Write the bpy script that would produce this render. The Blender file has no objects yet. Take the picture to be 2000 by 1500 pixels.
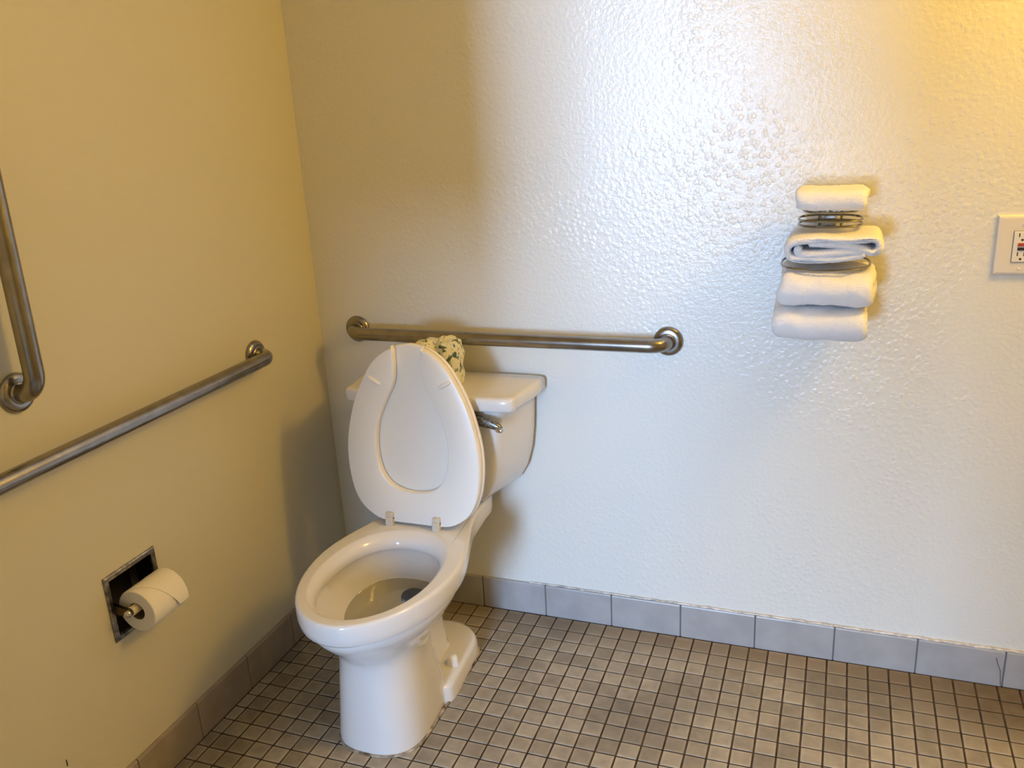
import bpy, math, random
import numpy as np
from mathutils import Vector, Matrix, noise

# ---------------------------------------------------------------- camera, light, exposure
C = bpy.context.scene.collection
SC = bpy.context.scene
PI = math.pi
FPX = 1727.0
CAM = Vector((1.43602757, -2.18666874, 1.48884689))
RIGHT = Vector((0.93837515, 0.34166486, -0.05212681))
DOWN = Vector((0.05967864, -0.3087341, -0.94927431))
FWD = Vector((-0.340427, 0.88766456, -0.3100985))
cam = bpy.data.objects.new('camera', bpy.data.cameras.new('camera'))
C.objects.link(cam)
cam.data.sensor_width = 36.0
cam.data.lens = 36.0 * FPX / 2000.0
cam.data.clip_start = 0.02
m = Matrix.Identity(4)
for k, v in enumerate((RIGHT, -DOWN, -FWD)):
    for r in range(3):
        m[r][k] = v[r]
m.translation = CAM
cam.matrix_world = m
SC.camera = cam

w = bpy.data.worlds.new('world')
SC.world = w
w.use_nodes = True
w.node_tree.nodes['Background'].inputs[0].default_value = (0.62, 0.76, 1.0, 1)
w.node_tree.nodes['Background'].inputs[1].default_value = 1.0

WIN = (0.45, 0.95, 0.55, 2.05)         # window in the far front wall: x0, x1, z0, z1
def area_light(name, loc, rot, sx, sy, power, col):
    l = bpy.data.lights.new(name, 'AREA')
    l.shape = 'RECTANGLE'
    l.size, l.size_y = sx, sy
    l.energy = power
    l.color = col
    o = bpy.data.objects.new(name, l)
    o.location = loc
    o.rotation_euler = rot
    C.objects.link(o)
    return o
area_light('window_daylight', ((WIN[0] + WIN[1]) / 2, -5.02, (WIN[2] + WIN[3]) / 2), (PI / 2, 0, 0),
           WIN[1] - WIN[0], WIN[3] - WIN[2], 236.0, (0.40, 0.61, 1.0))
def bulb(name, loc, power, col, rad):
    l = bpy.data.lights.new(name, 'POINT')
    l.energy = power
    l.color = col
    l.shadow_soft_size = rad
    o = bpy.data.objects.new(name, l)
    o.location = loc
    C.objects.link(o)
LAMP = (2.30, -0.42, 2.16)
for dx in (-0.16, 0.0, 0.16):
    bulb('vanity_bulb', (LAMP[0] + dx, LAMP[1], LAMP[2]), 13.8, (1.0, 0.61, 0.10), 0.10)

SC.view_settings.view_transform = 'Standard'
SC.view_settings.look = 'None'
SC.view_settings.gamma = 1.0
SC.view_settings.use_curve_mapping = False
SC.view_settings.exposure = 0.05

# ---------------------------------------------------------------- helpers
def mesh_obj(name, verts, faces, mat=None, parent=None, smooth=True, sharp=40.0):
    me = bpy.data.meshes.new(name)
    me.from_pydata([tuple(v) for v in verts], [], faces)
    import bmesh
    bm = bmesh.new()
    bm.from_mesh(me)
    bmesh.ops.remove_doubles(bm, verts=bm.verts, dist=1e-6)
    bmesh.ops.recalc_face_normals(bm, faces=bm.faces)
    bm.to_mesh(me)
    bm.free()
    if smooth:
        me.polygons.foreach_set('use_smooth', [True] * len(me.polygons))
        me.set_sharp_from_angle(angle=math.radians(sharp))
    if mat:
        me.materials.append(mat)
    o = bpy.data.objects.new(name, me)
    C.objects.link(o)
    if parent:
        o.parent = parent
    return o

class MB:
    """collects shapes into one mesh"""
    def __init__(s):
        s.v, s.f = [], []
    def add(s, v, f):
        n = len(s.v)
        s.v += [Vector(p) for p in v]
        s.f += [[i + n for i in q] for q in f]
        return s
    def box(s, x0, x1, y0, y1, z0, z1):
        v = [(x, y, z) for x in (x0, x1) for y in (y0, y1) for z in (z0, z1)]
        return s.add(v, [(0, 1, 3, 2), (4, 6, 7, 5), (0, 4, 5, 1), (2, 3, 7, 6), (0, 2, 6, 4), (1, 5, 7, 3)])
    def cbox(s, x0, x1, y0, y1, z0, z1, c):
        """box with chamfered edges"""
        v, f = [], []
        for sx in (0, 1):
            for sy in (0, 1):
                for sz in (0, 1):
                    X, Y, Z = (x0, x1)[sx], (y0, y1)[sy], (z0, z1)[sz]
                    dx, dy, dz = c * (1 - 2 * sx), c * (1 - 2 * sy), c * (1 - 2 * sz)
                    v += [(X, Y + dy, Z + dz), (X + dx, Y, Z + dz), (X + dx, Y + dy, Z)]
        I = lambda a, b, d, k: (a * 4 + b * 2 + d) * 3 + k
        for a in (0, 1):
            f.append([I(a, 0, 0, 0), I(a, 0, 1, 0), I(a, 1, 1, 0), I(a, 1, 0, 0)])
            f.append([I(0, a, 0, 1), I(0, a, 1, 1), I(1, a, 1, 1), I(1, a, 0, 1)])
            f.append([I(0, 0, a, 2), I(0, 1, a, 2), I(1, 1, a, 2), I(1, 0, a, 2)])
            for b in (0, 1):
                f.append([I(a, b, 0, 0), I(a, b, 1, 0), I(a, b, 1, 1), I(a, b, 0, 1)])
                f.append([I(a, 0, b, 0), I(a, 1, b, 0), I(a, 1, b, 2), I(a, 0, b, 2)])
                f.append([I(0, a, b, 1), I(1, a, b, 1), I(1, a, b, 2), I(0, a, b, 2)])
                for d in (0, 1):
                    f.append([I(a, b, d, 0), I(a, b, d, 1), I(a, b, d, 2)])
        return s.add(v, f)
    def loft(s, rings, cap0=True, cap1=True, closed=True):
        n = len(rings[0])
        v = [p for r in rings for p in r]
        f = []
        for k in range(len(rings) - 1):
            for i in range(n if closed else n - 1):
                j = (i + 1) % n
                f.append([k * n + i, k * n + j, (k + 1) * n + j, (k + 1) * n + i])
        if cap0:
            f.append(list(range(n)))
        if cap1:
            f.append([(len(rings) - 1) * n + i for i in range(n)])
        return s.add(v, f)
    def tube(s, path, r, n=16, closed=False, caps=True):
        path = [Vector(p) for p in path]
        N = len(path)
        tang = []
        for i in range(N):
            a = path[(i - 1) % N] if (closed or i > 0) else path[i]
            b = path[(i + 1) % N] if (closed or i < N - 1) else path[i]
            tang.append((b - a).normalized())
        ref = Vector((0, 0, 1)) if abs(tang[0].z) < 0.9 else Vector((1, 0, 0))
        u = tang[0].cross(ref).normalized()
        rings = []
        for i in range(N):
            u = (u - tang[i] * u.dot(tang[i])).normalized()
            q = tang[i].cross(u)
            rr = r(i / (N - 1)) if callable(r) else r
            rings.append([path[i] + (u * math.cos(2 * PI * k / n) + q * math.sin(2 * PI * k / n)) * rr for k in range(n)])
        if closed:
            rings.append(rings[0])
            return s.loft(rings, False, False)
        return s.loft(rings, caps, caps)
    def lathe(s, prof, origin, axis, n=32):
        """prof: (radius, height along axis)"""
        a = Vector(axis).normalized()
        ref = Vector((0, 0, 1)) if abs(a.z) < 0.9 else Vector((1, 0, 0))
        u = a.cross(ref).normalized()
        q = a.cross(u)
        o = Vector(origin)
        rings = [[o + a * h + (u * math.cos(2 * PI * k / n) + q * math.sin(2 * PI * k / n)) * max(r, 1e-5) for k in range(n)]
                 for r, h in prof]
        return s.loft(rings, True, True)
    def build(s, name, mat=None, parent=None, smooth=True, sharp=40.0):
        return mesh_obj(name, s.v, s.f, mat, parent, smooth, sharp)

def thing(name, label, cat, loc=(0, 0, 0), group=None):
    o = bpy.data.objects.new(name, None)
    o.empty_display_size = 0.1
    C.objects.link(o)
    o.location = loc
    return tag(o, label, cat, group)
def tag(o, label, cat, group=None):
    o['label'] = label
    o['category'] = cat
    if group:
        o['group'] = group
    return o
def structure(o):
    o['kind'] = 'structure'
    return o
def adopt(root):
    """parts were modelled in world space: keep them there under a placed Empty"""
    bpy.context.view_layer.update()
    inv = Matrix.Translation(root.location).inverted()
    for ch in root.children:
        ch.matrix_parent_inverse = inv

def catmull(pts, per=6, closed=False):
    pts = [Vector(p) for p in pts]
    n = len(pts)
    out = []
    for i in range(n if closed else n - 1):
        p1, p2 = pts[i], pts[(i + 1) % n]
        p0 = pts[(i - 1) % n] if (closed or i > 0) else p1 * 2 - p2
        p3 = pts[(i + 2) % n] if (closed or i + 2 < n) else p2 * 2 - p1
        for k in range(per):
            t = k / per
            out.append(0.5 * ((2 * p1) + (p2 - p0) * t + (2 * p0 - 5 * p1 + 4 * p2 - p3) * t * t + (3 * p1 - p0 - 3 * p2 + p3) * t ** 3))
    if not closed:
        out.append(pts[-1])
    return out

# ---------------------------------------------------------------- materials
def new_mat(name):
    mt = bpy.data.materials.new(name)
    mt.use_nodes = True
    nt = mt.node_tree
    return mt, nt, nt.nodes['Principled BSDF']
def N(nt, typ, **kw):
    n = nt.nodes.new(typ)
    for k, v in kw.items():
        if k.startswith('i_'):
            n.inputs[k[2:].replace('_', ' ')].default_value = v
        else:
            setattr(n, k, v)
    return n
def plain(name, col, rough=0.5, metal=0.0, bump=None, **inputs):
    mt, nt, p = new_mat(name)
    p.inputs['Base Color'].default_value = (*col, 1)
    p.inputs['Roughness'].default_value = rough
    p.inputs['Metallic'].default_value = metal
    for k, v in inputs.items():
        p.inputs[k.replace('_', ' ')].default_value = v
    if bump:
        sc, st, dist = bump
        g = N(nt, 'ShaderNodeNewGeometry')
        no = N(nt, 'ShaderNodeTexNoise')
        no.inputs['Scale'].default_value = sc
        no.inputs['Detail'].default_value = 3
        nt.links.new(g.outputs['Position'], no.inputs['Vector'])
        b = N(nt, 'ShaderNodeBump')
        b.inputs['Strength'].default_value = st
        b.inputs['Distance'].default_value = dist
        nt.links.new(no.outputs['Fac'], b.inputs['Height'])
        nt.links.new(b.outputs['Normal'], p.inputs['Normal'])
    return mt

def wall_paint(name, col, rough, scale, strength, blobs):
    """semi-gloss paint over an orange-peel plaster"""
    mt, nt, p = new_mat(name)
    L = nt.links.new
    p.inputs['Base Color'].default_value = (*col, 1)
    p.inputs['Roughness'].default_value = rough
    g = N(nt, 'ShaderNodeNewGeometry')
    a = N(nt, 'ShaderNodeTexNoise'); a.inputs['Scale'].default_value = scale; a.inputs['Detail'].default_value = 4
    a.inputs['Roughness'].default_value = 0.55
    L(g.outputs['Position'], a.inputs['Vector'])
    # knock-down flakes: flat-topped blobs of about a centimetre
    wv = N(nt, 'ShaderNodeVectorMath', operation='SCALE'); L(a.outputs['Color'], wv.inputs[0]); wv.inputs['Scale'].default_value = 0.012
    wa = N(nt, 'ShaderNodeVectorMath', operation='ADD'); L(g.outputs['Position'], wa.inputs[0]); L(wv.outputs[0], wa.inputs[1])
    b = N(nt, 'ShaderNodeTexVoronoi'); b.inputs['Scale'].default_value = scale * 0.62
    L(wa.outputs[0], b.inputs['Vector'])
    cr = N(nt, 'ShaderNodeValToRGB')
    cr.color_ramp.elements[0].position = 0.22; cr.color_ramp.elements[0].color = (1, 1, 1, 1)
    cr.color_ramp.elements[1].position = 0.50; cr.color_ramp.elements[1].color = (0, 0, 0, 1)
    L(b.outputs['Distance'], cr.inputs['Fac'])
    # large patches where the knock-down plaster is thicker
    c = N(nt, 'ShaderNodeTexNoise'); c.inputs['Scale'].default_value = 2.2; c.inputs['Detail'].default_value = 2
    L(g.outputs['Position'], c.inputs['Vector'])
    cc = N(nt, 'ShaderNodeValToRGB')
    cc.color_ramp.elements[0].position = 0.40; cc.color_ramp.elements[1].position = 0.60
    L(c.outputs['Fac'], cc.inputs['Fac'])
    mul = N(nt, 'ShaderNodeMath', operation='MULTIPLY'); L(cr.outputs['Color'], mul.inputs[0]); L(cc.outputs['Color'], mul.inputs[1])
    m2 = N(nt, 'ShaderNodeMath', operation='MULTIPLY'); L(mul.outputs[0], m2.inputs[0]); m2.inputs[1].default_value = blobs
    add = N(nt, 'ShaderNodeMath', operation='ADD'); L(a.outputs['Fac'], add.inputs[0]); L(m2.outputs[0], add.inputs[1])
    bp = N(nt, 'ShaderNodeBump'); bp.inputs['Strength'].default_value = strength; bp.inputs['Distance'].default_value = 0.006
    sx = N(nt, 'ShaderNodeSeparateXYZ'); L(g.outputs['Position'], sx.inputs[0])
    mr = N(nt, 'ShaderNodeMapRange'); L(sx.outputs['X'], mr.inputs['Value'])      # the plaster gets rougher to the right
    mr.inputs['From Min'].default_value = 0.45; mr.inputs['From Max'].default_value = 1.05
    mr.inputs['To Min'].default_value = 0.45; mr.inputs['To Max'].default_value = 1.0
    hm = N(nt, 'ShaderNodeMath', operation='MULTIPLY'); L(add.outputs[0], hm.inputs[0]); L(mr.outputs[0], hm.inputs[1])
    L(hm.outputs[0], bp.inputs['Height']); L(bp.outputs['Normal'], p.inputs['Normal'])
    return mt

PITCH = 0.0508
GX, GY = 0.85 * PITCH, -0.35 * PITCH       # grid line offsets of the mosaic floor
def tile_material(name):
    mt, nt, p = new_mat(name)
    L = nt.links.new
    g = N(nt, 'ShaderNodeNewGeometry')
    mp = N(nt, 'ShaderNodeMapping', vector_type='TEXTURE')
    mp.inputs['Location'].default_value = (GX, GY, 0)
    mp.inputs['Scale'].default_value = (PITCH, PITCH, 1)
    L(g.outputs['Position'], mp.inputs['Vector'])
    sp = N(nt, 'ShaderNodeSeparateXYZ'); L(mp.outputs['Vector'], sp.inputs[0])
    fx = N(nt, 'ShaderNodeMath', operation='FLOOR'); L(sp.outputs['X'], fx.inputs[0])
    fy = N(nt, 'ShaderNodeMath', operation='FLOOR'); L(sp.outputs['Y'], fy.inputs[0])
    cb = N(nt, 'ShaderNodeCombineXYZ'); L(fx.outputs[0], cb.inputs['X']); L(fy.outputs[0], cb.inputs['Y'])
    wn = N(nt, 'ShaderNodeTexWhiteNoise', noise_dimensions='2D'); L(cb.outputs[0], wn.inputs['Vector'])
    ra = N(nt, 'ShaderNodeValToRGB')
    e = ra.color_ramp.elements
    e[0].position = 0.0; e[0].color = (0.28, 0.24, 0.18, 1)
    e[1].position = 1.0; e[1].color = (0.42, 0.37, 0.285, 1)
    x = e.new(0.5); x.color = (0.37, 0.325, 0.25, 1)
    L(wn.outputs['Value'], ra.inputs['Fac'])
    # centre of each tile is dirtier than its rim
    ctr = N(nt, 'ShaderNodeVectorMath', operation='FRACTION'); L(mp.outputs['Vector'], ctr.inputs[0])
    sub = N(nt, 'ShaderNodeVectorMath', operation='SUBTRACT'); L(ctr.outputs[0], sub.inputs[0]); sub.inputs[1].default_value = (0.5, 0.5, 0)
    s2 = N(nt, 'ShaderNodeSeparateXYZ'); L(sub.outputs[0], s2.inputs[0])
    ax = N(nt, 'ShaderNodeMath', operation='ABSOLUTE'); L(s2.outputs['X'], ax.inputs[0])
    ay = N(nt, 'ShaderNodeMath', operation='ABSOLUTE'); L(s2.outputs['Y'], ay.inputs[0])
    mx = N(nt, 'ShaderNodeMath', operation='MAXIMUM'); L(ax.outputs[0], mx.inputs[0]); L(ay.outputs[0], mx.inputs[1])
    rim = N(nt, 'ShaderNodeMapRange'); L(mx.outputs[0], rim.inputs['Value'])
    rim.inputs['From Min'].default_value = 0.30; rim.inputs['From Max'].default_value = 0.46
    rim.inputs['To Min'].default_value = 0.90; rim.inputs['To Max'].default_value = 1.12
    no = N(nt, 'ShaderNodeTexNoise'); no.inputs['Scale'].default_value = 34; no.inputs['Detail'].default_value = 5
    L(g.outputs['Position'], no.inputs['Vector'])
    nr = N(nt, 'ShaderNodeMapRange'); L(no.outputs['Fac'], nr.inputs['Value'])
    nr.inputs['From Min'].default_value = 0.3; nr.inputs['From Max'].default_value = 0.7
    nr.inputs['To Min'].default_value = 0.82; nr.inputs['To Max'].default_value = 1.08
    big = N(nt, 'ShaderNodeTexNoise'); big.inputs['Scale'].default_value = 3.2; big.inputs['Detail'].default_value = 3
    L(g.outputs['Position'], big.inputs['Vector'])
    br = N(nt, 'ShaderNodeMapRange'); L(big.outputs['Fac'], br.inputs['Value'])
    br.inputs['From Min'].default_value = 0.35; br.inputs['From Max'].default_value = 0.52
    br.inputs['To Min'].default_value = 0.78; br.inputs['To Max'].default_value = 1.08
    m1 = N(nt, 'ShaderNodeMath', operation='MULTIPLY'); L(rim.outputs[0], m1.inputs[0]); L(nr.outputs[0], m1.inputs[1])
    m2 = N(nt, 'ShaderNodeMath', operation='MULTIPLY'); L(m1.outputs[0], m2.inputs[0]); L(br.outputs[0], m2.inputs[1])
    mixc = N(nt, 'ShaderNodeVectorMath', operation='SCALE'); L(ra.outputs['Color'], mixc.inputs[0]); L(m2.outputs[0], mixc.inputs['Scale'])
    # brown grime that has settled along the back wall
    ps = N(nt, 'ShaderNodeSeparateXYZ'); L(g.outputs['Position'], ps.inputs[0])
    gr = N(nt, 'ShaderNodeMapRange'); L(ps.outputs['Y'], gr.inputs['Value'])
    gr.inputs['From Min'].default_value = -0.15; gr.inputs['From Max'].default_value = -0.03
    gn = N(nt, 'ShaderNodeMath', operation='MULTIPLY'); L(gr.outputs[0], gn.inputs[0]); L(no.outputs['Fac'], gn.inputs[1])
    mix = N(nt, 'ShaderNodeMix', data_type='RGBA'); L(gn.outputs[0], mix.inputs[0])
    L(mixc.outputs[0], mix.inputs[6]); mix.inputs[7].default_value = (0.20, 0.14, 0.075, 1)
    # blend to dark brown towards the back wall further right
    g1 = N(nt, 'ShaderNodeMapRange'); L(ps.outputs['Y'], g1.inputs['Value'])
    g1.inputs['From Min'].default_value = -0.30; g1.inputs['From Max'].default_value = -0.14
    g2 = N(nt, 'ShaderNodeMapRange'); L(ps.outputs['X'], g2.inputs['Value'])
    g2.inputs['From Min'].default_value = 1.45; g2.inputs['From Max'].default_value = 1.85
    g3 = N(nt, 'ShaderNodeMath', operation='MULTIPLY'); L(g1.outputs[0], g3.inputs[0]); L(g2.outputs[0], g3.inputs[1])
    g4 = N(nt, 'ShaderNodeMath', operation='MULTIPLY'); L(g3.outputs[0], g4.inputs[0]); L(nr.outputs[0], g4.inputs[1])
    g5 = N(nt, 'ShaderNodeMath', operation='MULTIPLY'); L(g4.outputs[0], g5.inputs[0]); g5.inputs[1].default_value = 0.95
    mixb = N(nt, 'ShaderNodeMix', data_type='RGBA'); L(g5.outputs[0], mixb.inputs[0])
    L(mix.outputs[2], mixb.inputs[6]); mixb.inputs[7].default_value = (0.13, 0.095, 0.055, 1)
    L(mixb.outputs[2], p.inputs['Base Color'])
    p.inputs['Roughness'].default_value = 0.55
    bp = N(nt, 'ShaderNodeBump'); bp.inputs['Strength'].default_value = 0.15; bp.inputs['Distance'].default_value = 0.002
    L(no.outputs['Fac'], bp.inputs['Height']); L(bp.outputs['Normal'], p.inputs['Normal'])
    return mt

def mottled(name, c0, c1, scale, rough, metal=0.0, bump=0.0, dist=0.002, lo=0.35, hi=0.65, detail=4):
    mt, nt, p = new_mat(name)
    L = nt.links.new
    g = N(nt, 'ShaderNodeNewGeometry')
    no = N(nt, 'ShaderNodeTexNoise'); no.inputs['Scale'].default_value = scale; no.inputs['Detail'].default_value = detail
    L(g.outputs['Position'], no.inputs['Vector'])
    ra = N(nt, 'ShaderNodeValToRGB')
    ra.color_ramp.elements[0].position = lo; ra.color_ramp.elements[0].color = (*c0, 1)
    ra.color_ramp.elements[1].position = hi; ra.color_ramp.elements[1].color = (*c1, 1)
    L(no.outputs['Fac'], ra.inputs['Fac']); L(ra.outputs['Color'], p.inputs['Base Color'])
    p.inputs['Roughness'].default_value = rough
    p.inputs['Metallic'].default_value = metal
    if bump:
        bp = N(nt, 'ShaderNodeBump'); bp.inputs['Strength'].default_value = bump; bp.inputs['Distance'].default_value = dist
        L(no.outputs['Fac'], bp.inputs['Height']); L(bp.outputs['Normal'], p.inputs['Normal'])
    return mt

def wrapper_material():
    mt, nt, p = new_mat('printed_paper')
    L = nt.links.new
    g = N(nt, 'ShaderNodeNewGeometry')
    no = N(nt, 'ShaderNodeTexNoise'); no.inputs['Scale'].default_value = 62; no.inputs['Detail'].default_value = 2; no.inputs['Distortion'].default_value = 0.6
    L(g.outputs['Position'], no.inputs['Vector'])
    r1 = N(nt, 'ShaderNodeValToRGB')
    e = r1.color_ramp.elements
    e[0].position = 0.33; e[0].color = (0.06, 0.10, 0.07, 1)
    e[1].position = 0.46; e[1].color = (0.80, 0.77, 0.60, 1)
    x = e.new(0.40); x.color = (0.30, 0.35, 0.20, 1)
    x = e.new(0.62); x.color = (0.78, 0.74, 0.52, 1)
    x = e.new(0.72); x.color = (0.42, 0.44, 0.22, 1)
    L(no.outputs['Fac'], r1.inputs['Fac']); L(r1.outputs['Color'], p.inputs['Base Color'])
    p.inputs['Roughness'].default_value = 0.55
    return mt

M = {}
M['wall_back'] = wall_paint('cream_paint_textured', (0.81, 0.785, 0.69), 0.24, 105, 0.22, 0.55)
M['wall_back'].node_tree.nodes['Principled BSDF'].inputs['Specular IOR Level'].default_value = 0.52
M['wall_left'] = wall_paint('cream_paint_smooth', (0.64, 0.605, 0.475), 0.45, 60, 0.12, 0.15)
M['ceiling'] = plain('ceiling_paint', (0.80, 0.78, 0.73), 0.8)
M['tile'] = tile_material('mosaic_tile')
M['grout'] = mottled('dark_grout', (0.030, 0.017, 0.008), (0.085, 0.05, 0.025), 25, 0.85)
M['base_tile'] = mottled('grey_base_tile', (0.38, 0.365, 0.345), (0.445, 0.43, 0.405), 14, 0.35)
M['base_tile_left'] = mottled('shade_browned_base_tile', (0.30, 0.25, 0.19), (0.36, 0.30, 0.235), 14, 0.4)  # same base tile, browned to stand for the dimmer light on the left
M['base_grout'] = plain('grey_grout', (0.16, 0.15, 0.14), 0.85)
M['caulk'] = mottled('white_caulk', (0.45, 0.40, 0.34), (0.80, 0.76, 0.70), 60, 0.6)
M['dirty_caulk'] = mottled('dirty_caulk', (0.10, 0.065, 0.03), (0.50, 0.42, 0.30), 45, 0.6)
M['china'] = plain('white_china', (0.76, 0.735, 0.69), 0.12, Coat_Weight=0.3, Coat_Roughness=0.05)
M['seat'] = plain('seat_plastic', (0.88, 0.83, 0.73), 0.32)
M['hinge'] = plain('hinge_plastic', (0.66, 0.58, 0.45), 0.4)
M['cap'] = plain('cap_plastic', (0.88, 0.87, 0.85), 0.3)
M['steel'] = mottled('brushed_steel', (0.29, 0.265, 0.235), (0.36, 0.335, 0.30), 30, 0.24, 1.0)
M['chrome'] = plain('chrome', (0.62, 0.60, 0.56), 0.12, 1.0)
M['dull_chrome'] = mottled('worn_chrome', (0.16, 0.14, 0.11), (0.42, 0.39, 0.34), 70, 0.3, 1.0)
M['dark_recess'] = plain('dark_recess_metal', (0.10, 0.075, 0.05), 0.3, 1.0)
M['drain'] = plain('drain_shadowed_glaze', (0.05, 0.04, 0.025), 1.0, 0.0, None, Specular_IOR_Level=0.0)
M['wire'] = plain('dark_chrome_wire', (0.30, 0.29, 0.27), 0.18, 1.0)
M['lever'] = mottled('tarnished_lever', (0.10, 0.10, 0.09), (0.34, 0.33, 0.30), 260, 0.35, 1.0)
M['terry'] = plain('terry_cloth', (0.92, 0.905, 0.89), 0.95, 0.0, (420, 0.7, 0.004), Sheen_Weight=0.35)
M['paper'] = plain('tissue_paper', (0.84, 0.80, 0.73), 0.95, 0.0, (150, 0.15, 0.002))
M['core'] = plain('cardboard_core', (0.20, 0.14, 0.08), 0.9)
M['roller'] = plain('roller_plastic', (0.78, 0.68, 0.52), 0.4)
M['wrapper'] = wrapper_material()
M['plate'] = plain('ivory_plate', (0.78, 0.72, 0.62), 0.35)
M['outlet'] = plain('ivory_outlet', (0.84, 0.79, 0.69), 0.35)
M['red'] = plain('red_button', (0.42, 0.05, 0.02), 0.4)
M['black'] = plain('black_plastic', (0.015, 0.010, 0.008), 0.4)
M['slot'] = plain('slot_dark', (0.05, 0.03, 0.015), 0.6)
M['blocker_white'] = plain('blocker_paint', (0.8, 0.8, 0.78), 0.4)
M['glass_globe'] = plain('frosted_glass', (0.9, 0.88, 0.82), 0.5)
mt, nt, p = new_mat('bowl_water')
p.inputs['Base Color'].default_value = (0.93, 0.92, 0.85, 1)
p.inputs['Roughness'].default_value = 0.02
p.inputs['IOR'].default_value = 1.33
p.inputs['Transmission Weight'].default_value = 1.0
M['water'] = mt

# ---------------------------------------------------------------- room shell
XR, YF, ZC, YM = 2.95, -5.0, 2.44, -2.75
HY0, HY1, HZ0, HZ1 = -0.934, -0.798, 0.407, 0.546      # hole for the recessed paper holder
b = MB()
b.box(-0.12, 0, YF, HY0, 0, ZC).box(-0.12, 0, HY1, 0, 0, ZC).box(-0.12, 0, HY0, HY1, 0, HZ0).box(-0.12, 0, HY0, HY1, HZ1, ZC)
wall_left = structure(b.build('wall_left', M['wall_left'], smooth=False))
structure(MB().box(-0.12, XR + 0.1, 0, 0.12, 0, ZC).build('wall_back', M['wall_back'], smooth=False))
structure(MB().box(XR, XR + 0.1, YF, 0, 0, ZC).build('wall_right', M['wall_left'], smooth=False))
b = MB()
b.box(-0.12, WIN[0], YF - 0.1, YF, 0, ZC).box(WIN[1], XR + 0.1, YF - 0.1, YF, 0, ZC)
b.box(WIN[0], WIN[1], YF - 0.1, YF, 0, WIN[2]).box(WIN[0], WIN[1], YF - 0.1, YF, WIN[3], ZC)
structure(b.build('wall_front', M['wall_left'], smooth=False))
DX0, DX1 = 0.52, 0.97  # opening of an unseen added wall, shaped to trim the daylight
b = MB()
b.box(0, DX0, YM - 0.06, YM, 0, ZC).box(DX1, XR, YM - 0.06, YM, 1.04, ZC).box(DX0, DX1, YM - 0.06, YM, 2.25, ZC).box(1.29, XR, YM - 0.06, YM, 0, 1.04)
structure(b.build('wall_baffle', M['wall_left'], smooth=False))
structure(MB().box(-0.12, XR + 0.1, YF - 0.1, 0.12, ZC, ZC + 0.1).build('ceiling', M['ceiling'], smooth=False))
floor = structure(MB().box(-0.12, XR + 0.1, YF - 0.1, 0.12, -0.12, -0.0022).build('floor', M['grout'], smooth=False))

# mosaic tiles
def project(pt):
    d = Vector(pt) - CAM
    z = d.dot(FWD)
    return (1000 + FPX * d.dot(RIGHT) / z, 750 + FPX * d.dot(DOWN) / z, z)
SIL = [(575, 1150), (600, 1225), (675, 1285), (675, 1445), (720, 1475), (800, 1468), (850, 1425), (935, 1290), (925, 1250),
       (868, 1190), (905, 1110), (925, 1000), (690, 1000), (640, 1060)]
def inside(x, y, poly):
    c = False
    for i in range(len(poly)):
        (x0, y0), (x1, y1) = poly[i - 1], poly[i]
        if (y0 > y) != (y1 > y) and x < (x1 - x0) * (y - y0) / (y1 - y0) + x0:
            c = not c
    return c
rnd = random.Random(4)
HG = 0.0022      # half a joint
cand, rest = [], []
xs = [0.009] + [GX + k * PITCH for k in range(0, 58) if GX + k * PITCH < XR - 0.02] + [XR]
ys = [-0.009] + [GY - k * PITCH for k in range(1, 48)]
for i in range(len(xs) - 1):
    for j in range(len(ys) - 1):
        x0, x1, y1, y0 = xs[i] + HG, xs[i + 1] - HG, ys[j] - HG, ys[j + 1] + HG
        px, py, z = project(((x0 + x1) / 2, (y0 + y1) / 2, 0))
        item = (x0, x1, y0, y1)
        full = abs((x1 - x0) - (PITCH - 2 * HG)) < 1e-4 and abs((y1 - y0) - (PITCH - 2 * HG)) < 1e-4
        if full and -5 < px < 2005 and 900 < py < 1505 and not inside(px, py, SIL):
            cand.append((z, item))
        else:
            rest.append(item)
cand.sort(key=lambda t: t[0])
shared = None
s = PITCH / 2 - HG
for z, it in cand[:300]:
    if shared is None:
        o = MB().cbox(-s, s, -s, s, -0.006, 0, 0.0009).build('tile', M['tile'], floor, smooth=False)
        shared = o.data
    else:
        o = bpy.data.objects.new('tile', shared)
        C.objects.link(o)
        o.parent = floor
    o.location = ((it[0] + it[1]) / 2, (it[2] + it[3]) / 2, rnd.uniform(-0.0004, 0.0004))
    o.rotation_euler = (rnd.uniform(-.004, .004), rnd.uniform(-.004, .004), rnd.uniform(-.012, .012))
b = MB()
for it in [c[1] for c in cand[300:]] + rest:
    if it[1] - it[0] < 0.006 or it[3] - it[2] < 0.006:
        continue
    dz = rnd.uniform(-0.0004, 0.0004)
    b.cbox(it[0], it[1], it[2], it[3], -0.006 + dz, dz, 0.0009)
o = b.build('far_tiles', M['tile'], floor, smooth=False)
o['kind'] = 'stuff'

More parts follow.
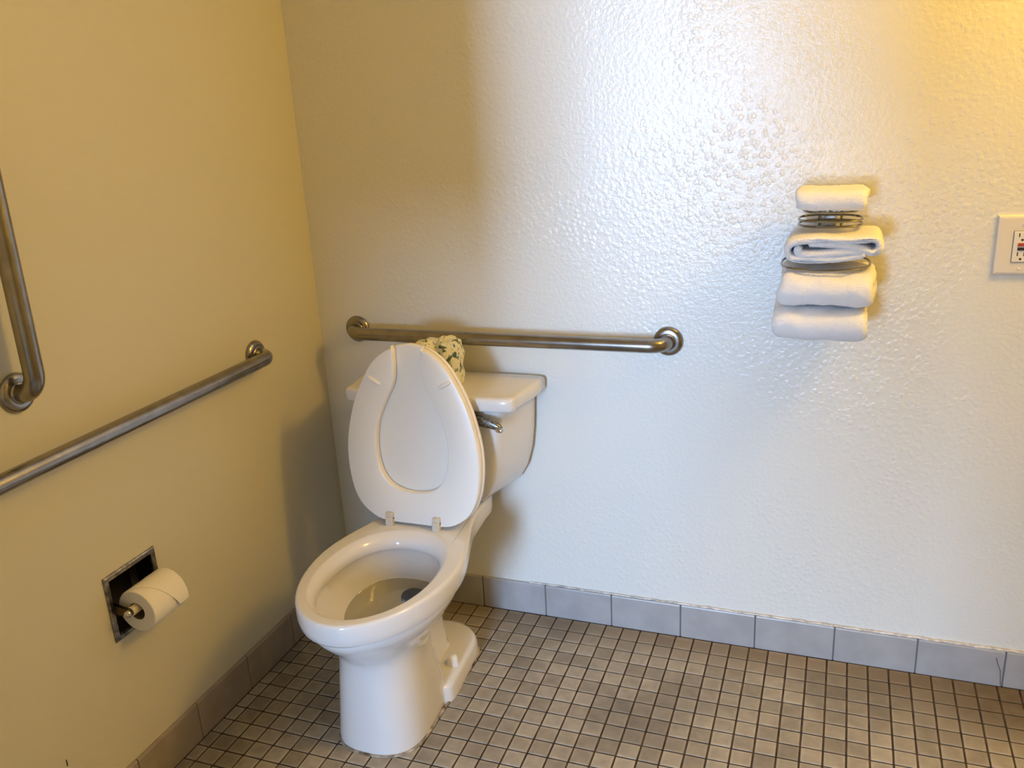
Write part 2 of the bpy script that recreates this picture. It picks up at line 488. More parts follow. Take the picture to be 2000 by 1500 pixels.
# tile baseboards: joints measured on the photograph
BH = 0.102
def base_tile(name, parent, a0, a1, along, top, jit, mat='base_tile'):
    r = 0.0045
    prof = [(0.0, 0.0), (0.0085, 0.0), (0.0085, top - r), (0.0085 - r * 0.3, top - r * 0.3), (0.0085 - r, top), (0.0, top)]
    rings = []
    for a, ins in ((a0, 0.0012), (a0 + 0.0015, 0), (a1 - 0.0015, 0), (a1, 0.0012)):
        ring = []
        for d, h in prof:
            dd = max(0.0, d - ins) + jit
            ring.append((a, -dd, h) if along == 'x' else (dd, a, h))
        rings.append(ring)
    return MB().loft(rings).build(name, M[mat], parent, smooth=False)
bb = structure(MB().box(0.0, XR, -0.006, 0.0, 0, BH - 0.003).build('baseboard_back', M['base_grout'], smooth=False))
jx = [0.0095, 0.066, 0.267, 0.469, 0.670, 0.871, 1.071, 1.275, 1.480, 1.682, 1.884, 2.086, 2.288, 2.49, 2.69, 2.89]
for k in range(len(jx) - 1):
    base_tile('base_tile', bb, jx[k] + 0.0017, jx[k + 1] - 0.0017, 'x', BH + rnd.uniform(-.0008, .0008), rnd.uniform(-.0005, .0005))
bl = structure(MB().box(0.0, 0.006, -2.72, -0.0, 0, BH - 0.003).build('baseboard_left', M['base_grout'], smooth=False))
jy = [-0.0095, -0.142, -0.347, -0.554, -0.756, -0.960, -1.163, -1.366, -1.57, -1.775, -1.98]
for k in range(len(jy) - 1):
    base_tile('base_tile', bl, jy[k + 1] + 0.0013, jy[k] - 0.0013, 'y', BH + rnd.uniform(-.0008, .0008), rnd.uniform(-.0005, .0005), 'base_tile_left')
# lumpy caulk along the top of the back base tiles
pts, rad = [], []
x = 0.62
while x < 2.3:
    pts.append((x, -0.0035 + 0.0015 * noise.noise((x * 40, 3, 0)), BH + 0.0015 + 0.0022 * noise.noise((x * 30, 0, 0))))
    x += 0.006
b = MB()
n = len(pts)
b.tube(pts, lambda t: 0.0022 + 0.0022 * max(0.0, t - 0.12) + 0.0018 * noise.noise((t * 120, 7, 1)) * min(1, t * 3), 8)
b.build('caulk_bead', M['caulk'], bb)
# the branching crack in a base tile by the right edge
b = MB()
b.tube([(1.880, -0.0088, 0.004), (1.876, -0.0088, 0.045), (1.868, -0.0088, 0.066), (1.863, -0.0088, 0.082)], 0.0013, 6)
b.build('tile_crack', M['base_grout'], bb)
b = MB()
b.tube([(0.0005, -1.123, 0.222), (0.0008, -1.1225, 0.229), (0.0005, -1.123, 0.237)], 0.0012, 6)
b.build('paint_chip', M['slot'], wall_left)

# ---------------------------------------------------------------- toilet
CX = 0.436
NS = 30
def outline(z, yf, ym, yb, W, Wb, yt=None, re=0.03, pf=2.0, ell=False, cx=CX, n=NS):
    """ring of 2n+1 points: round nose at yf, widest at ym, tapering to Wb by yt, ending at yb"""
    yt = yb if yt is None else yt
    side = []
    for t in range(n + 1):
        y = yf + (yb - yf) * (1 - math.cos(PI * t / n)) / 2
        if y < ym:
            u = min(1.0, (ym - y) / (ym - yf))
            hw = W * max(0.0, 1 - u ** pf) ** (1 / pf)
        elif ell:
            u = min(1.0, (y - ym) / (yb - ym))
            hw = W * max(0.0, 1 - u ** 2.3) ** (1 / 2.3)
        else:
            u = min(1.0, (y - ym) / (yt - ym))
            u = u * u * (3 - 2 * u)
            hw = W + (Wb - W) * u
            d = yb - y
            if d < re:
                hw -= re * (1 - math.sqrt(max(0.0, 1 - ((re - d) / re) ** 2)))
        side.append((hw, y))
    return [(cx, side[0][1], z)] + [(cx + h, y, z) for h, y in side[1:]] + [(cx - h, y, z) for h, y in reversed(side[1:])]

toilet = thing('toilet', 'white floor-mounted toilet in the corner with its seat and lid raised', 'toilet', (CX, -0.4, 0))
b = MB()
O = outline
rings = [
    O(0.000, -.691, -.575, -.420, .111, .104, pf=2.6),
    O(0.020, -.690, -.575, -.420, .111, .104, pf=2.6),
    O(0.090, -.684, -.570, -.430, .107, .098, pf=2.5),
    O(0.180, -.678, -.565, -.455, .101, .090, pf=2.4),
    O(0.225, -.676, -.560, -.455, .099, .088, pf=2.3),
    O(0.250, -.683, -.550, -.420, .106, .088, pf=2.2),
    O(0.275, -.704, -.530, -.350, .124, .088, yt=-.34),
    O(0.300, -.730, -.515, -.280, .144, .090, yt=-.28),
    O(0.330, -.757, -.505, -.190, .162, .094, yt=-.20),
    O(0.352, -.770, -.500, -.080, .171, .100, yt=-.18),
    O(0.361, -.768, -.500, -.062, .168, .100, yt=-.17),
    O(0.3635, -.777, -.500, -.058, .175, .104, yt=-.165),
    O(0.3650, -.786, -.500, -.054, .182, .109, yt=-.16),
    O(0.370, -.789, -.500, -.052, .184, .110, yt=-.16),
    O(0.385, -.792, -.500, -.050, .186, .111, yt=-.16),
    O(0.404, -.791, -.500, -.050, .186, .111, yt=-.16),
    O(0.413, -.7905, -.500, -.0505, .1857, .1108, yt=-.16),
    O(0.4175, -.7885, -.500, -.052, .1838, .109, yt=-.16),
    O(0.4198, -.7845, -.500, -.055, .180, .105, yt=-.165),
    O(0.4200, -.782, -.502, -.057, .1775, .103, yt=-.167),
    O(0.4200, -.7635, -.545, -.338, .1515, .1, ell=True),
    O(0.4198, -.761, -.545, -.340, .149, .1, ell=True),
    O(0.4180, -.758, -.545, -.343, .146, .1, ell=True),
    O(0.410, -.748, -.548, -.356, .138, .1, ell=True),
    O(0.400, -.743, -.550, -.366, .132, .1, ell=True),
    O(0.384, -.741, -.550, -.369, .130, .1, ell=True),
    O(0.379, -.743, -.550, -.367, .132, .1, ell=True),
    O(0.370, -.750, -.550, -.362, .138, .1, ell=True),
    O(0.345, -.725, -.540, -.366, .131, .1, ell=True),
    O(0.315, -.675, -.505, -.366, .122, .1, ell=True),
    O(0.285, -.625, -.480, -.370, .108, .1, ell=True),
    O(0.255, -.580, -.460, -.378, .088, .1, ell=True),
    O(0.225, -.540, -.450, -.388, .062, .1, ell=True),
    O(0.205, -.510, -.440, -.395, .045, .1, ell=True),
]
b.loft(rings, True, True)
# foot flange behind the column
b.loft([O(0, -.50, -.44, -.165, .122, .112, yt=-.25, re=.105),
        O(0.036, -.50, -.44, -.167, .121, .110, yt=-.25, re=.105),
        O(0.046, -.50, -.44, -.174, .116, .104, yt=-.25, re=.10),
        O(0.050, -.50, -.44, -.188, .104, .092, yt=-.25, re=.09)])
# trapway between flange and bowl
b.loft([O(0.040, -.47, -.44, -.250, .056, .052, yt=-.28, re=.050),
        O(0.060, -.47, -.44, -.268, .046, .042, yt=-.28, re=.040),
        O(0.150, -.47, -.44, -.278, .043, .038, yt=-.29, re=.036),
        O(0.200, -.375, -.34, -.276, .044, .038, yt=-.29, re=.036),
        O(0.310, -.360, -.33, -.262, .050, .044, yt=-.29, re=.040)])
b.build('bowl', M['china'], toilet, sharp=50)

# tank
def tank_ring(z, bk, f, yf, yb=-0.016, bow=0.008):
    half = [(0, yf - bow), (f * .35, yf - bow * .9), (f * .7, yf - bow * .5), (f * .93, yf + .001), (f + .004, yf + .012),
            (f + (bk - f) * .30, yf + .045), (f + (bk - f) * .62, yf + .090), (bk, yf + .145), (bk, yb - .012), (bk - .010, yb), (bk * .5, yb), (0, yb)]
    pl = catmull([(x, y, z) for x, y in half], 5)
    return [(CX + q.x, min(q.y, -0.004), z) for q in pl] + [(CX - q.x, min(q.y, -0.004), z) for q in reversed(pl[1:-1])]
b = MB()
b.loft([tank_ring(.424, .090, .075, -.150), tank_ring(.428, .125, .098, -.160), tank_ring(.440, .158, .122, -.170), tank_ring(.460, .182, .140, -.178),
        tank_ring(.500, .205, .156, -.187), tank_ring(.555, .220, .170, -.194), tank_ring(.610, .227, .180, -.199),
        tank_ring(.680, .231, .193, -.203), tank_ring(.735, .233, .200, -.205)])
b.build('tank', M['china'], toilet, sharp=50)
b = MB()
b.loft([tank_ring(.722, .254, .230, -.218), tank_ring(.724, .260, .236, -.223), tank_ring(.728, .262, .238, -.225), tank_ring(.750, .262, .238, -.225),
        tank_ring(.756, .260, .236, -.223), tank_ring(.759, .256, .232, -.218), tank_ring(.760, .248, .224, -.210)])
b.build('tank_lid', M['china'], toilet, sharp=50)
# flush lever on the front of the tank
b = MB()
sec = []
for t, (xx, zz, hh, dd, yy) in enumerate([(.548, .701, .012, .008, -.220), (.572, .701, .0145, .010, -.226), (.598, .699, .0150, .010, -.231), (.620, .696, .0140, .009, -.234),
                                  (.638, .691, .011, .008, -.235), (.650, .687, .0075, .007, -.234), (.654, .685, .003, .003, -.233)]):
    sec.append([(xx, yy + dd * math.cos(2 * PI * k / 14), zz + hh * math.sin(2 * PI * k / 14)) for k in range(14)])
b.loft(sec)
b.lathe([(.017, 0), (.017, .006), (.012, .010), (.008, .026), (.002, .028)], (.562, -.205, .704), (0, -1, 0), 20)
lev = b.build('flush_lever', M['lever'], toilet)
b = MB()
b.lathe([(.001, 0), (.006, .003), (.008, .010), (.007, .018), (.002, .022)], (.637, -.241, .684), (.95, .05, -.10), 14)
o = b.build('lever_tip', M['chrome'], lev)
o['label'] = 'bright chrome tip of the flush lever'

# raised seat ring and lid: modelled flat (u across, v from hinge to tip, w towards the viewer) then tilted up
SA = math.atan2(.035, .46)
SO = Vector((CX - 0.011, -.305, .440))
SV = Vector((0, math.sin(SA), math.cos(SA)))
SU = Vector((1, 0, 0))
SN = Vector((0, -math.cos(SA), math.sin(SA)))
def st(u, v, w):
    return SO + SU * u + SV * v + SN * w
half_out = [(0, -.014), (.060, -.014), (.100, -.010), (.132, .006), (.158, .030), (.176, .066), (.186, .110), (.1895, .165), (.184, .225), (.166, .295), (.145, .347), (.115, .400), (.088, .432), (.050, .457), (0, .467)]
def smooth_half(pts, per=6):
    return [(q.x, q.y) for q in catmull([(x, y, 0) for x, y in pts], per)]
HO = smooth_half(half_out)
def inset(poly, d):
    out = []
    n = len(poly)
    for i in range(n):
        a, c = Vector(poly[i - 1]), Vector(poly[(i + 1) % n])
        t = c - a
        if t.length < 1e-9:
            out.append(poly[i]); continue
        t.normalize()
        nn = Vector((-t.y, t.x))
        out.append((poly[i][0] + nn.x * d, poly[i][1] + nn.y * d))
    return out
OUT = HO + [(-x, y) for x, y in reversed(HO[1:-1])]        # counter-clockwise outline
b = MB()
lidpoly = [(x * 1.012, (y - .22) * 1.006 + .22) for x, y in OUT]
b.loft([[st(x, y, w) for x, y in inset(lidpoly, d)] for w, d in ((-.034, .030), (-.031, .010), (-.026, .003), (-.020, .0), (-.013, .0), (-.0095, .002), (-.0085, .006))])
lid = b.build('seat_lid', M['seat'], toilet, sharp=50)
# ring: open-fronted horseshoe as a strip between outer and inner contour
half_in = [(0, .074), (.040, .080), (.072, .098), (.092, .130), (.101, .170), (.102, .205), (.097, .245), (.085, .283), (.064, .325), (.046, .358), (.039, .385), (.038, .420), (.038, .448)]
HI = smooth_half(half_in)
def resample(pl, n):
    d = [0.0]
    for i in range(1, len(pl)):
        d.append(d[-1] + math.dist(pl[i], pl[i - 1]))
    out = []
    for k in range(n):
        s_ = d[-1] * k / (n - 1)
        i = max(1, next((q for q in range(len(d)) if d[q] >= s_ - 1e-12), len(d) - 1))
        t = (s_ - d[i - 1]) / max(1e-9, d[i] - d[i - 1])
        out.append((pl[i - 1][0] + (pl[i][0] - pl[i - 1][0]) * t, pl[i - 1][1] + (pl[i][1] - pl[i - 1][1]) * t))
    return out
# outer contour of one arm ends beside the slot
HOc = [q for q in HO if not (q[1] > .43 and q[0] < .046)] + [(.044, .4585)]
NR = 70
ro, ri = resample(HOc, NR), resample(HI, NR)
arm_r = list(zip(ro, ri))
full = [((-o[0], o[1]), (-i[0], i[1])) for o, i in reversed(arm_r)] + arm_r[1:]
rings = []
for k, (o_, i_) in enumerate(full):
    o_, i_ = Vector(o_), Vector(i_)
    d = (i_ - o_)
    L_ = d.length
    e = d.normalized()
    r = 0.006
    cross = []
    for s_, w in ((0.0, -.003), (0.0, 0.009), (r * .3, .0140), (r, .0155), (L_ - r, .0155), (L_ - r * .3, .0140), (L_, .009), (L_, -.003)):
        q = o_ + e * s_
        cross.append(st(q.x, q.y, w - .003))
    rings.append(cross)
# round the two arm tips a little
def shrink(ring, f, dv):
    c = sum((Vector(p) for p in ring), Vector()) / len(ring)
    return [c + (Vector(p) - c) * f + SV * dv for p in ring]
rings = [shrink(rings[0], .86, .006)] + rings + [shrink(rings[-1], .86, .006)]
b = MB()
b.loft(rings, True, True)
seat = b.build('seat', M['seat'], toilet, sharp=50)
for su in (-1, 1):
    # little bumpers on the underside of the ring
    b = MB()
    a_ = Vector((su * .074 + (-.004 if su < 0 else .012), .362)); c_ = Vector((su * .108 + (-.004 if su < 0 else .012), .381))
    pth = [st(*(a_ + (c_ - a_) * (k / 6)), .0125) for k in range(7)]
    b.tube(pth, lambda t: .0062 * (1 - .45 * abs(2 * t - 1) ** 4), 10)
    b.build('bumper', M['seat'], seat)
    # hinge straps and posts
    u0 = su * .068 - .004
    b = MB()
    y0 = SO.y
    b.cbox(SO.x + u0 - .0105, SO.x + u0 + .0105, y0 - .026, y0 + .012, .4185, .444, .002)
    b.cbox(SO.x + u0 - .0105, SO.x + u0 + .0105, y0 - .0215, y0 - .010, .436, .456, .002)
    h = b.build('hinge', M['hinge'], toilet)
    h['label'] = 'beige plastic seat hinge'
b = MB()
b.tube([(SO.x - .085, SO.y - .004, .437), (SO.x + .085, SO.y - .004, .437)], .0065, 12)
b.build('hinge_rod', M['seat'], toilet)
# water and drain
b = MB()
wr = O(0.295, -.6395, -.488, -.3695, .1115, .1, ell=True)
b.loft([[(x, y, .2925) for x, y, z in wr], wr])
b.build('water', M['water'], toilet)
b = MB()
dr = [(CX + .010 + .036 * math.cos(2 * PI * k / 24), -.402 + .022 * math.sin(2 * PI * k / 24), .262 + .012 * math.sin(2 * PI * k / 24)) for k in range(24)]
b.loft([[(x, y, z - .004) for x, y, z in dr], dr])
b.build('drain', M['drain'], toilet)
for su in (-1, 1):
    MB().lathe([(.0165, 0), (.0165, .004), (.0145, .010), (.0135, .020), (.010, .0265), (.004, .029), (.0, .0295)], (CX + su * .090, -.367, .049), (0, 0, 1), 20).build('bolt_cap', M['cap'], toilet)
# caulk round the foot
b = MB()
foot = [(x, y) for x, y, z in O(0, -.692, -.575, -.165, .113, .112, yt=-.25, re=.105, pf=2.6)]
path = [(x, y, 0.001) for x, y in foot]
b.tube(path, lambda t: 0.0042 + 0.0018 * noise.noise((t * 60, 2, 5)), 8, closed=True) if False else b.tube(path + [path[0]], lambda t: 0.0042 + 0.0018 * noise.noise((t * 60, 2, 5)), 8)
b.build('caulk', M['dirty_caulk'], toilet)
adopt(toilet)

# ---------------------------------------------------------------- grab bars
def bend_path(a, b_, nrm, off, rb):
    """from the wall at a, out by off, along to b, back to the wall; rounded elbows"""
    a, b_, nrm = Vector(a), Vector(b_), Vector(nrm)
    t = (b_ - a).normalized()
    pts = [a, a + nrm * (off - rb)]
    for k in range(1, 9):
        g = k / 8 * PI / 2
        pts.append(a + nrm * (off - rb + rb * math.sin(g)) + t * (rb - rb * math.cos(g)))
    L_ = (b_ - a).length
    for k in range(1, 24):
        pts.append(a + nrm * off + t * (rb + (L_ - 2 * rb) * k / 24))
    for k in range(0, 9):
        g = k / 8 * PI / 2
        pts.append(b_ + nrm * (off - rb + rb * math.cos(g)) - t * (rb - rb * math.sin(g)))
    pts.append(b_)
    return pts
def grab_bar(a, b_, nrm, label):
    mid = (Vector(a) + Vector(b_)) / 2
    t = thing('grab_bar', label, 'grab bar', mid, 'stainless grab bars on the walls')
    MB().tube(bend_path(a, b_, nrm, .056, .042), .0182, 20).build('rail', M['steel'], t, sharp=60)
    for q in (a, b_):
        MB().lathe([(.0375, 0), (.0385, .002), (.0378, .006), (.034, .0105), (.0275, .0125), (.0215, .0125), (.0205, .014), (.019, .015)], q, nrm, 40).build('flange', M['steel'], t)
    adopt(t)
grab_bar((.128, 0, .866), (1.034, 0, .869), (0, -1, 0), 'brushed steel grab bar on the back wall above the toilet tank')
grab_bar((0, -.325, .875), (0, -1.392, .879), (1, 0, 0), 'long brushed steel grab bar running level along the left wall')
grab_bar((0, -1.038, 1.008), (0, -1.034, 1.465), (1, 0, 0), 'upright brushed steel grab bar at the left edge of the photo')

# ---------------------------------------------------------------- spare roll on the tank
RC = Vector((.449, -.142, .760))
b = MB()
rings = []
def roll_ring(z, r, crumple):
    out = []
    for k in range(40):
        a = 2 * PI * k / 40 + .3
        c_, s_ = math.cos(a), math.sin(a)
        sq = (abs(c_) ** 3.2 + abs(s_) ** 3.2) ** (-1 / 3.2)
        rr = r * (0.35 + 0.65 * sq) + crumple * noise.noise((c_ * 2.6, s_ * 2.6, z * 30))
        zz = z + 0.6 * crumple * noise.noise((c_ * 3 + 9, s_ * 3, z * 9))
        out.append((RC.x + rr * c_, RC.y + rr * s_, max(.7605, RC.z + zz)))
    return out
b.loft([roll_ring(.0015, .055, 0), roll_ring(.006, .059, .003), roll_ring(.030, .060, .006), roll_ring(.055, .060, .008), roll_ring(.085, .060, .010), roll_ring(.106, .059, .012),
        roll_ring(.116, .056, .015), roll_ring(.122, .045, .017), roll_ring(.123, .030, .017), roll_ring(.119, .016, .014), roll_ring(.116, .004, .006)])
o = b.build('wrapped_toilet_roll', M['wrapper'], sharp=28)
tag(o, 'spare toilet roll wrapped in leaf-printed paper on top of the tank', 'toilet paper')

# ---------------------------------------------------------------- recessed paper holder and its roll
hold = thing('toilet_paper_holder', 'square recessed metal toilet paper holder set into the left wall', 'paper holder', (0, -.866, .477))
PY0, PY1, PZ0, PZ1 = -.943, -.789, .398, .555
b = MB()
def frame_ring(x, y0, y1, z0, z1):
    return [(x, y0, z0), (x, y1, z0), (x, y1, z1), (x, y0, z1)]
b.loft([frame_ring(0.0002, PY0, PY1, PZ0, PZ1), frame_ring(.0035, PY0, PY1, PZ0, PZ1), frame_ring(.006, PY0 + .003, PY1 - .003, PZ0 + .003, PZ1 - .003),
        frame_ring(.006, PY0 + .011, PY1 - .011, PZ0 + .011, PZ1 - .011), frame_ring(.003, PY0 + .013, PY1 - .013, PZ0 + .013, PZ1 - .013),
        frame_ring(-.004, PY0 + .0135, PY1 - .0135, PZ0 + .0135, PZ1 - .0135)], False, False)
b.build('rim_frame', M['dull_chrome'], hold, smooth=False)
b = MB()
b.loft([frame_ring(.002, PY0 + .0130, PY1 - .0130, PZ0 + .0130, PZ1 - .0130), frame_ring(-.045, PY0 + .017, PY1 - .017, PZ0 + .018, PZ1 - .016), frame_ring(-.055, PY0 + .028, PY1 - .028, PZ0 + .03, PZ1 - .028)], False, True)
b.build('recess', M['dark_recess'], hold, smooth=False)
for yy, sg in ((-.929, 1), (-.803, -1)):
    b = MB()
    prof = [(-.030, .475, .013), (-.004, .475, .012), (.012, .475, .0105), (.030, .474, .009), (.046, .473, .0085), (.050, .473, .004)]
    b.loft([[(x_, yy - .004, z_ - h_), (x_, yy + .004, z_ - h_), (x_, yy + .004, z_ + h_), (x_, yy - .004, z_ + h_)] for x_, z_, h_ in prof])
    arm = b.build('arm', M['dark_recess'], hold)
    MB().lathe([(.0088, 0), (.0092, .002), (.0085, .006), (.005, .0095), (.001, .0105)], (.044, yy - .003 * sg, .473), (0, -sg, 0), 16).build('pivot_cap', M['chrome'], arm)
b = MB()
b.tube([(.044, -.926, .473), (.044, -.868, .473)], .0105, 16)
b.tube([(.044, -.868, .473), (.044, -.806, .473)], .0120, 16)
b.build('roller', M['roller'], hold)
adopt(hold)

TR, TCz = .049, .4655
TC = Vector((.046, 0, TCz))
ty0, ty1 = -.912, -.810
roll = thing('toilet_roll', 'started roll of toilet paper on the recessed wall holder', 'toilet paper', (TC.x, -.861, TC.z))
b = MB()
prof = [(.0205, ty0 + .001), (TR - .0015, ty0), (TR, ty0 + .0015), (TR, ty1 - .0015), (TR - .0015, ty1), (.0205, ty1 - .001), (.0205, ty0 + .001)]
n = 48
rg = [[(TC.x + r * math.cos(2 * PI * k / n), y, TC.z + r * math.sin(2 * PI * k / n)) for k in range(n)] for r, y in prof]
b.loft(rg, False, False)
b.build('tissue', M['paper'], roll)
b = MB()
rg = [[(TC.x + r * math.cos(2 * PI * k / n), y, TC.z + r * math.sin(2 * PI * k / n)) for k in range(n)] for r, y in ((.0203, ty0 + .0015), (.0203, ty1 - .0015), (.0190, ty1 - .0015), (.0190, ty0 + .0015), (.0203, ty0 + .0015))]
b.loft(rg, False, False)
b.build('cardboard_core', M['core'], roll)
# loose end: a sheet with a slanted edge lying on the roll
b = MB()
g_ = []
na, ny = 26, 12
for ia in range(na):
    a = math.radians(150 - 168 * ia / (na - 1))        # from behind over the top to the front
    row = []
    f = ia / (na - 1)
    ya = ty0 + .004 + (.070 * max(0, (f - .22) / .78) ** 1.0)
    lift = .0012 + .004 * max(0, f - .8) / .2
    for iy in range(ny):
        y = ya + (ty1 + .001 - ya) * iy / (ny - 1)
        r = TR + lift
        row.append((TC.x + r * math.cos(a), y, TC.z + r * math.sin(a)))
    g_.append(row)
inner = [[(TC.x + (p_[0] - TC.x) * .985, p_[1], TC.z + (p_[2] - TC.z) * .985) for p_ in row] for row in g_]
b.loft([row + list(reversed(inn)) for row, inn in zip(g_, inner)])
b.build('loose_sheet', M['paper'], roll)
adopt(roll)

# ---------------------------------------------------------------- towel rack and towels
rack = thing('towel_rack', 'chrome wire towel rack with oval hoops screwed to the back wall', 'towel rack', (1.405, 0, 1.08))
def oval(cx_, y0, y1, z, hw):
    pts = []
    cy, hy = (y0 + y1) / 2, (y1 - y0) / 2
    for k in range(48):
        a = 2 * PI * k / 48
        c_, s_ = math.cos(a), math.sin(a)
        pts.append((cx_ + hw * math.copysign(abs(c_) ** .75, c_), cy + hy * math.copysign(abs(s_) ** .75, s_), z))
    return pts
for zz, hw, y0, cx_ in ((1.213, .058, -.150, 1.409), (1.191, .067, -.132, 1.409), (1.1795, .067, -.132, 1.409), (1.0985, .093, -.205, 1.404), (.9355, .080, -.110, 1.402)):
    MB().tube(oval(cx_, y0, -.020, zz, hw), .0026, 8, closed=True).build('hoop', M['wire'], rack)
for xx in (1.384, 1.432):
    MB().tube([(xx, -.0175, .925), (xx, -.0175, 1.222)], .0026, 8).build('upright', M['wire'], rack)
MB().cbox(1.396, 1.420, -.017, -.0002, .97, 1.225, .001).build('mounting_plate', M['dull_chrome'], rack)
MB().lathe([(.006, 0), (.006, .002), (.004, .004), (.001, .0045)], (1.408, -.017, 1.203), (0, -1, 0), 14).build('screw', M['chrome'], rack)
adopt(rack)

def strip(path, thick, a0, a1, frame, nseg=26, amp=.004, seed=0, round_end=.5, endvar=0.006):
    """folded cloth: a thick 2D path swept along a third axis by frame(p, q, a) -> xyz"""
    pl = [(q.x, q.y) for q in catmull([(x, y, 0) for x, y in path], 7)]
    n = len(pl)
    L1, R1 = [], []
    for i in range(n):
        a = Vector(pl[max(0, i - 1)]); c_ = Vector(pl[min(n - 1, i + 1)])
        t = (c_ - a).normalized()
        nn = Vector((-t.y, t.x))
        p_ = Vector(pl[i])
        L1.append((p_, nn))
    rings = []
    for k in range(nseg + 1):
        f = k / nseg
        edge = min(f, 1 - f) * nseg
        h = thick / 2 * (0.45 if edge < .5 else 0.82 if edge < 1.5 else 0.97 if edge < 2.5 else 1.0)
        ring = []
        def pt(p_, nn, sgn, hh, i):
            var = endvar * noise.noise((i * .06, seed * 3.1, 4.0 if f < .5 else 9.0)) * abs(2 * f - 1)
            fr = 0.0 if edge < .5 else (0.10 if edge < 1.5 else 0)
            a = a0 + (a1 - a0) * f + (var if f > .5 else -var)
            q = p_ + nn * (sgn * hh)
            v = Vector(frame(q.x, q.y, a))
            d = noise.noise_vector(v * 22 + Vector((seed, 0, 0))) * amp + noise.noise_vector(v * 75) * amp * .35 + noise.noise_vector(v * 260) * .0009
            return v + d
        for i, (p_, nn) in enumerate(L1):
            ring.append(pt(p_, nn, 1, h, i))
        t = (Vector(pl[-1]) - Vector(pl[-2])).normalized()
        ring.append(pt(Vector(pl[-1]) + t * h * .7, L1[-1][1], 0, h, n))
        for i in reversed(range(n)):
            ring.append(pt(L1[i][0], L1[i][1], -1, h, i))
        t = (Vector(pl[0]) - Vector(pl[1])).normalized()
        ring.append(pt(Vector(pl[0]) + t * h * .7, L1[0][1], 0, h, 0))
        rings.append(ring)
    return MB().loft(rings)

# washcloth: folded with its fold to the front, on the top hoop
xf = lambda p_, q_, a: (a, p_, q_)       # profile in y-z, swept along x
w1 = strip([(-.045, 1.250), (-.100, 1.251), (-.140, 1.249), (-.153, 1.2385), (-.146, 1.228), (-.100, 1.2275), (-.045, 1.2285)], .0195, 1.336, 1.482, xf, 30, .0022, 1)
tag(w1.build('washcloth', M['terry'], sharp=80), 'small white washcloth folded flat on the top of the wire rack', 'towel')
# hand towel: rolled folds show their ends
def zx(px, py):
    """rough metric of the towel front (y = -0.19)"""
    return (1.3140 + (px - 290) * (1.521 - 1.314) / (1115 - 290), 1.168 - (py - 440) * (1.168 - 1.112) / (735 - 440))
zf = lambda p_, q_, a: (p_, a, q_)
pathh = [zx(*q) for q in [(960, 640), (900, 672), (760, 692), (600, 706), (460, 705), (365, 680), (335, 610), (358, 540), (430, 500), (560, 482), (720, 486), (860, 490), (980, 474), (1050, 482), (1080, 540),
                          (1068, 600), (1015, 626), (955, 582), (820, 544), (660, 530), (520, 524)]]
w2 = strip(pathh, .0160, -.030, -.195, zf, 26, .0018, 2, endvar=.012)
inn = strip([zx(*q) for q in [(425, 575), (440, 640), (560, 648), (700, 628), (830, 608), (960, 606)]], .0195, -.040, -.192, zf, 26, .0018, 6, endvar=.010)
w2.add(inn.v, inn.f)
tag(w2.build('hand_towel', M['terry'], sharp=80), 'white hand towel with loose folds on the rack below the bare hoops', 'towel')
# two bath towels, fold to the front
w3 = strip([(-.040, 1.069), (-.120, 1.073), (-.185, 1.071), (-.208, 1.055), (-.198, 1.039), (-.150, 1.0345), (-.085, 1.0345), (-.045, 1.037)], .037, 1.310, 1.508, xf, 32, .0045, 3, endvar=.014)
tag(w3.build('bath_towel', M['terry'], sharp=80), 'thick white bath towel, upper of the two in the bottom stack', 'towel', 'folded bath towels in the rack')
w4 = strip([(-.040, .997), (-.120, .996), (-.192, .993), (-.212, .980), (-.200, .963), (-.150, .958), (-.085, .956), (-.045, .957)], .036, 1.304, 1.496, xf, 32, .0040, 4, endvar=.010)
tag(w4.build('bath_towel', M['terry'], sharp=80), 'thick white bath towel, lowest in the rack, hanging under the other bath towel', 'towel', 'folded bath towels in the rack')

# ---------------------------------------------------------------- wall outlet
out = thing('wall_outlet', 'ivory outlet with red and black buttons on the back wall right of the towels', 'outlet', (1.797, 0, 1.119))
b = MB()
X0, X1, Z0, Z1 = 1.752, 1.844, 1.054, 1.186
def fr(y, d):
    return [(X0 + d, y, Z0 + d), (X1 - d, y, Z0 + d), (X1 - d, y, Z1 - d), (X0 + d, y, Z1 - d)]
b.loft([fr(-.0002, 0), fr(-.004, .0005), fr(-.0065, .003), fr(-.0075, .007)])
b.build('cover_plate', M['plate'], out, smooth=False)
RX, RZ = 1.8035, 1.118
MB().cbox(RX - .0168, RX + .0168, -.0095, -.006, RZ - .0335, RZ + .0335, .0008).build('receptacle', M['outlet'], out, smooth=False)
b = MB()
b.loft([[(RX - .0178, -.0078, RZ - .0345), (RX + .0178, -.0078, RZ - .0345), (RX + .0178, -.0078, RZ + .0345), (RX - .0178, -.0078, RZ + .0345)],
        [(RX - .0178, -.0074, RZ - .0345), (RX + .0178, -.0074, RZ - .0345), (RX + .0178, -.0074, RZ + .0345), (RX - .0178, -.0074, RZ + .0345)]])
b.build('joint', M['slot'], out, smooth=False)
MB().cbox(RX - .0075, RX + .0075, -.0112, -.009, RZ + .0010, RZ + .0082, .0004).build('test_button', M['red'], out, smooth=False)['label'] = 'red button'
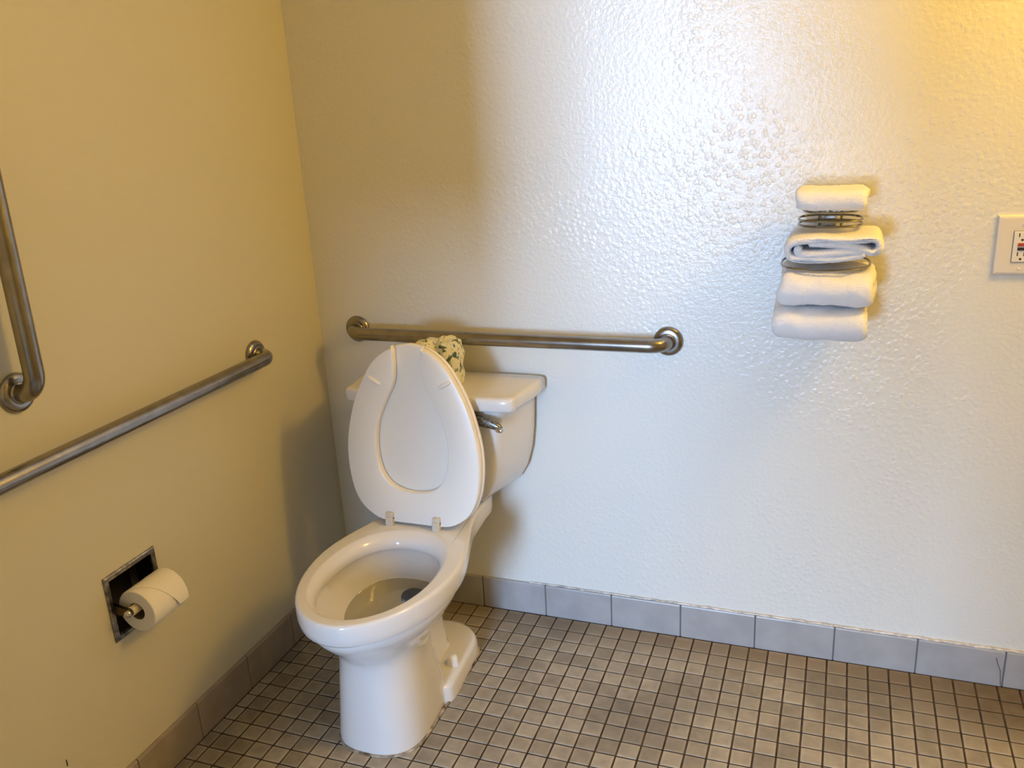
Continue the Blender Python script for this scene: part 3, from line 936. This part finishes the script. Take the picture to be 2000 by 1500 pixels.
MB().cbox(RX - .0075, RX + .0075, -.0112, -.009, RZ - .0078, RZ - .0014, .0004).build('reset_button', M['black'], out, smooth=False)['label'] = 'black button'
for sz, zz in ((1, RZ + .0255), (1, RZ - .0160)):
    for dx in (-.0064, .0064):
        MB().box(RX + dx - .0011, RX + dx + .0011, -.0098, -.0088, zz - .0042, zz + .0042).build('slot', M['slot'], out, smooth=False)
for zz in (RZ + .0150, RZ - .0268):
    MB().lathe([(.0026, 0), (.0026, .001)], (RX, -.0088, zz), (0, -1, 0), 12).build('ground_hole', M['slot'], out)
for zz in (1.1665, 1.069):
    b = MB().lathe([(.0034, 0), (.0034, .0012), (.002, .0018)], (RX, -.0072, zz), (0, -1, 0), 14)
    b.build('screw', M['plate'], out)
adopt(out)

# ---------------------------------------------------------------- vanity light, out of frame to the right
vl = thing('vanity_light', 'wall-mounted vanity light bar on the back wall beyond the right edge of the frame', 'lamp', (LAMP[0], 0, LAMP[2]))
MB().cbox(LAMP[0] - .27, LAMP[0] + .27, -.035, -.0005, LAMP[2] - .055, LAMP[2] + .055, .004).build('back_plate', M['steel'], vl, smooth=False)
for dx in (-.16, 0, .16):
    MB().lathe([(.024, 0), (.024, .05), (.02, .055)], (LAMP[0] + dx, -.035, LAMP[2]), (0, -1, 0), 20).build('socket', M['chrome'], vl)
adopt(vl)

# ---------------------------------------------------------------- cabinet-shaped box, added out of frame to block daylight from the upper back wall
blocker = thing('daylight_blocker', 'unseen cabinet-shaped box added to block daylight, outside the left edge of the frame', 'light blocker', (0.0, -2.03, 1.03))
MB().cbox(.0005, .650, -2.33, -1.75, 1.03, 2.38, .003).build('blocker_body', M['blocker_white'], blocker, smooth=False)
for y0 in (-2.328, -2.037):
    d = MB().cbox(.651, .670, y0, y0 + .285, 1.033, 2.377, .003).build('blocker_door', M['blocker_white'], blocker, smooth=False)
    yk = y0 + (.255 if y0 < -2.2 else .03)
    MB().lathe([(.004, 0), (.004, .012), (.012, .018), (.012, .024), (.006, .028), (.001, .0285)], (.670, yk, 1.13), (1, 0, 0), 20).build('blocker_knob', M['chrome'], d)
adopt(blocker)
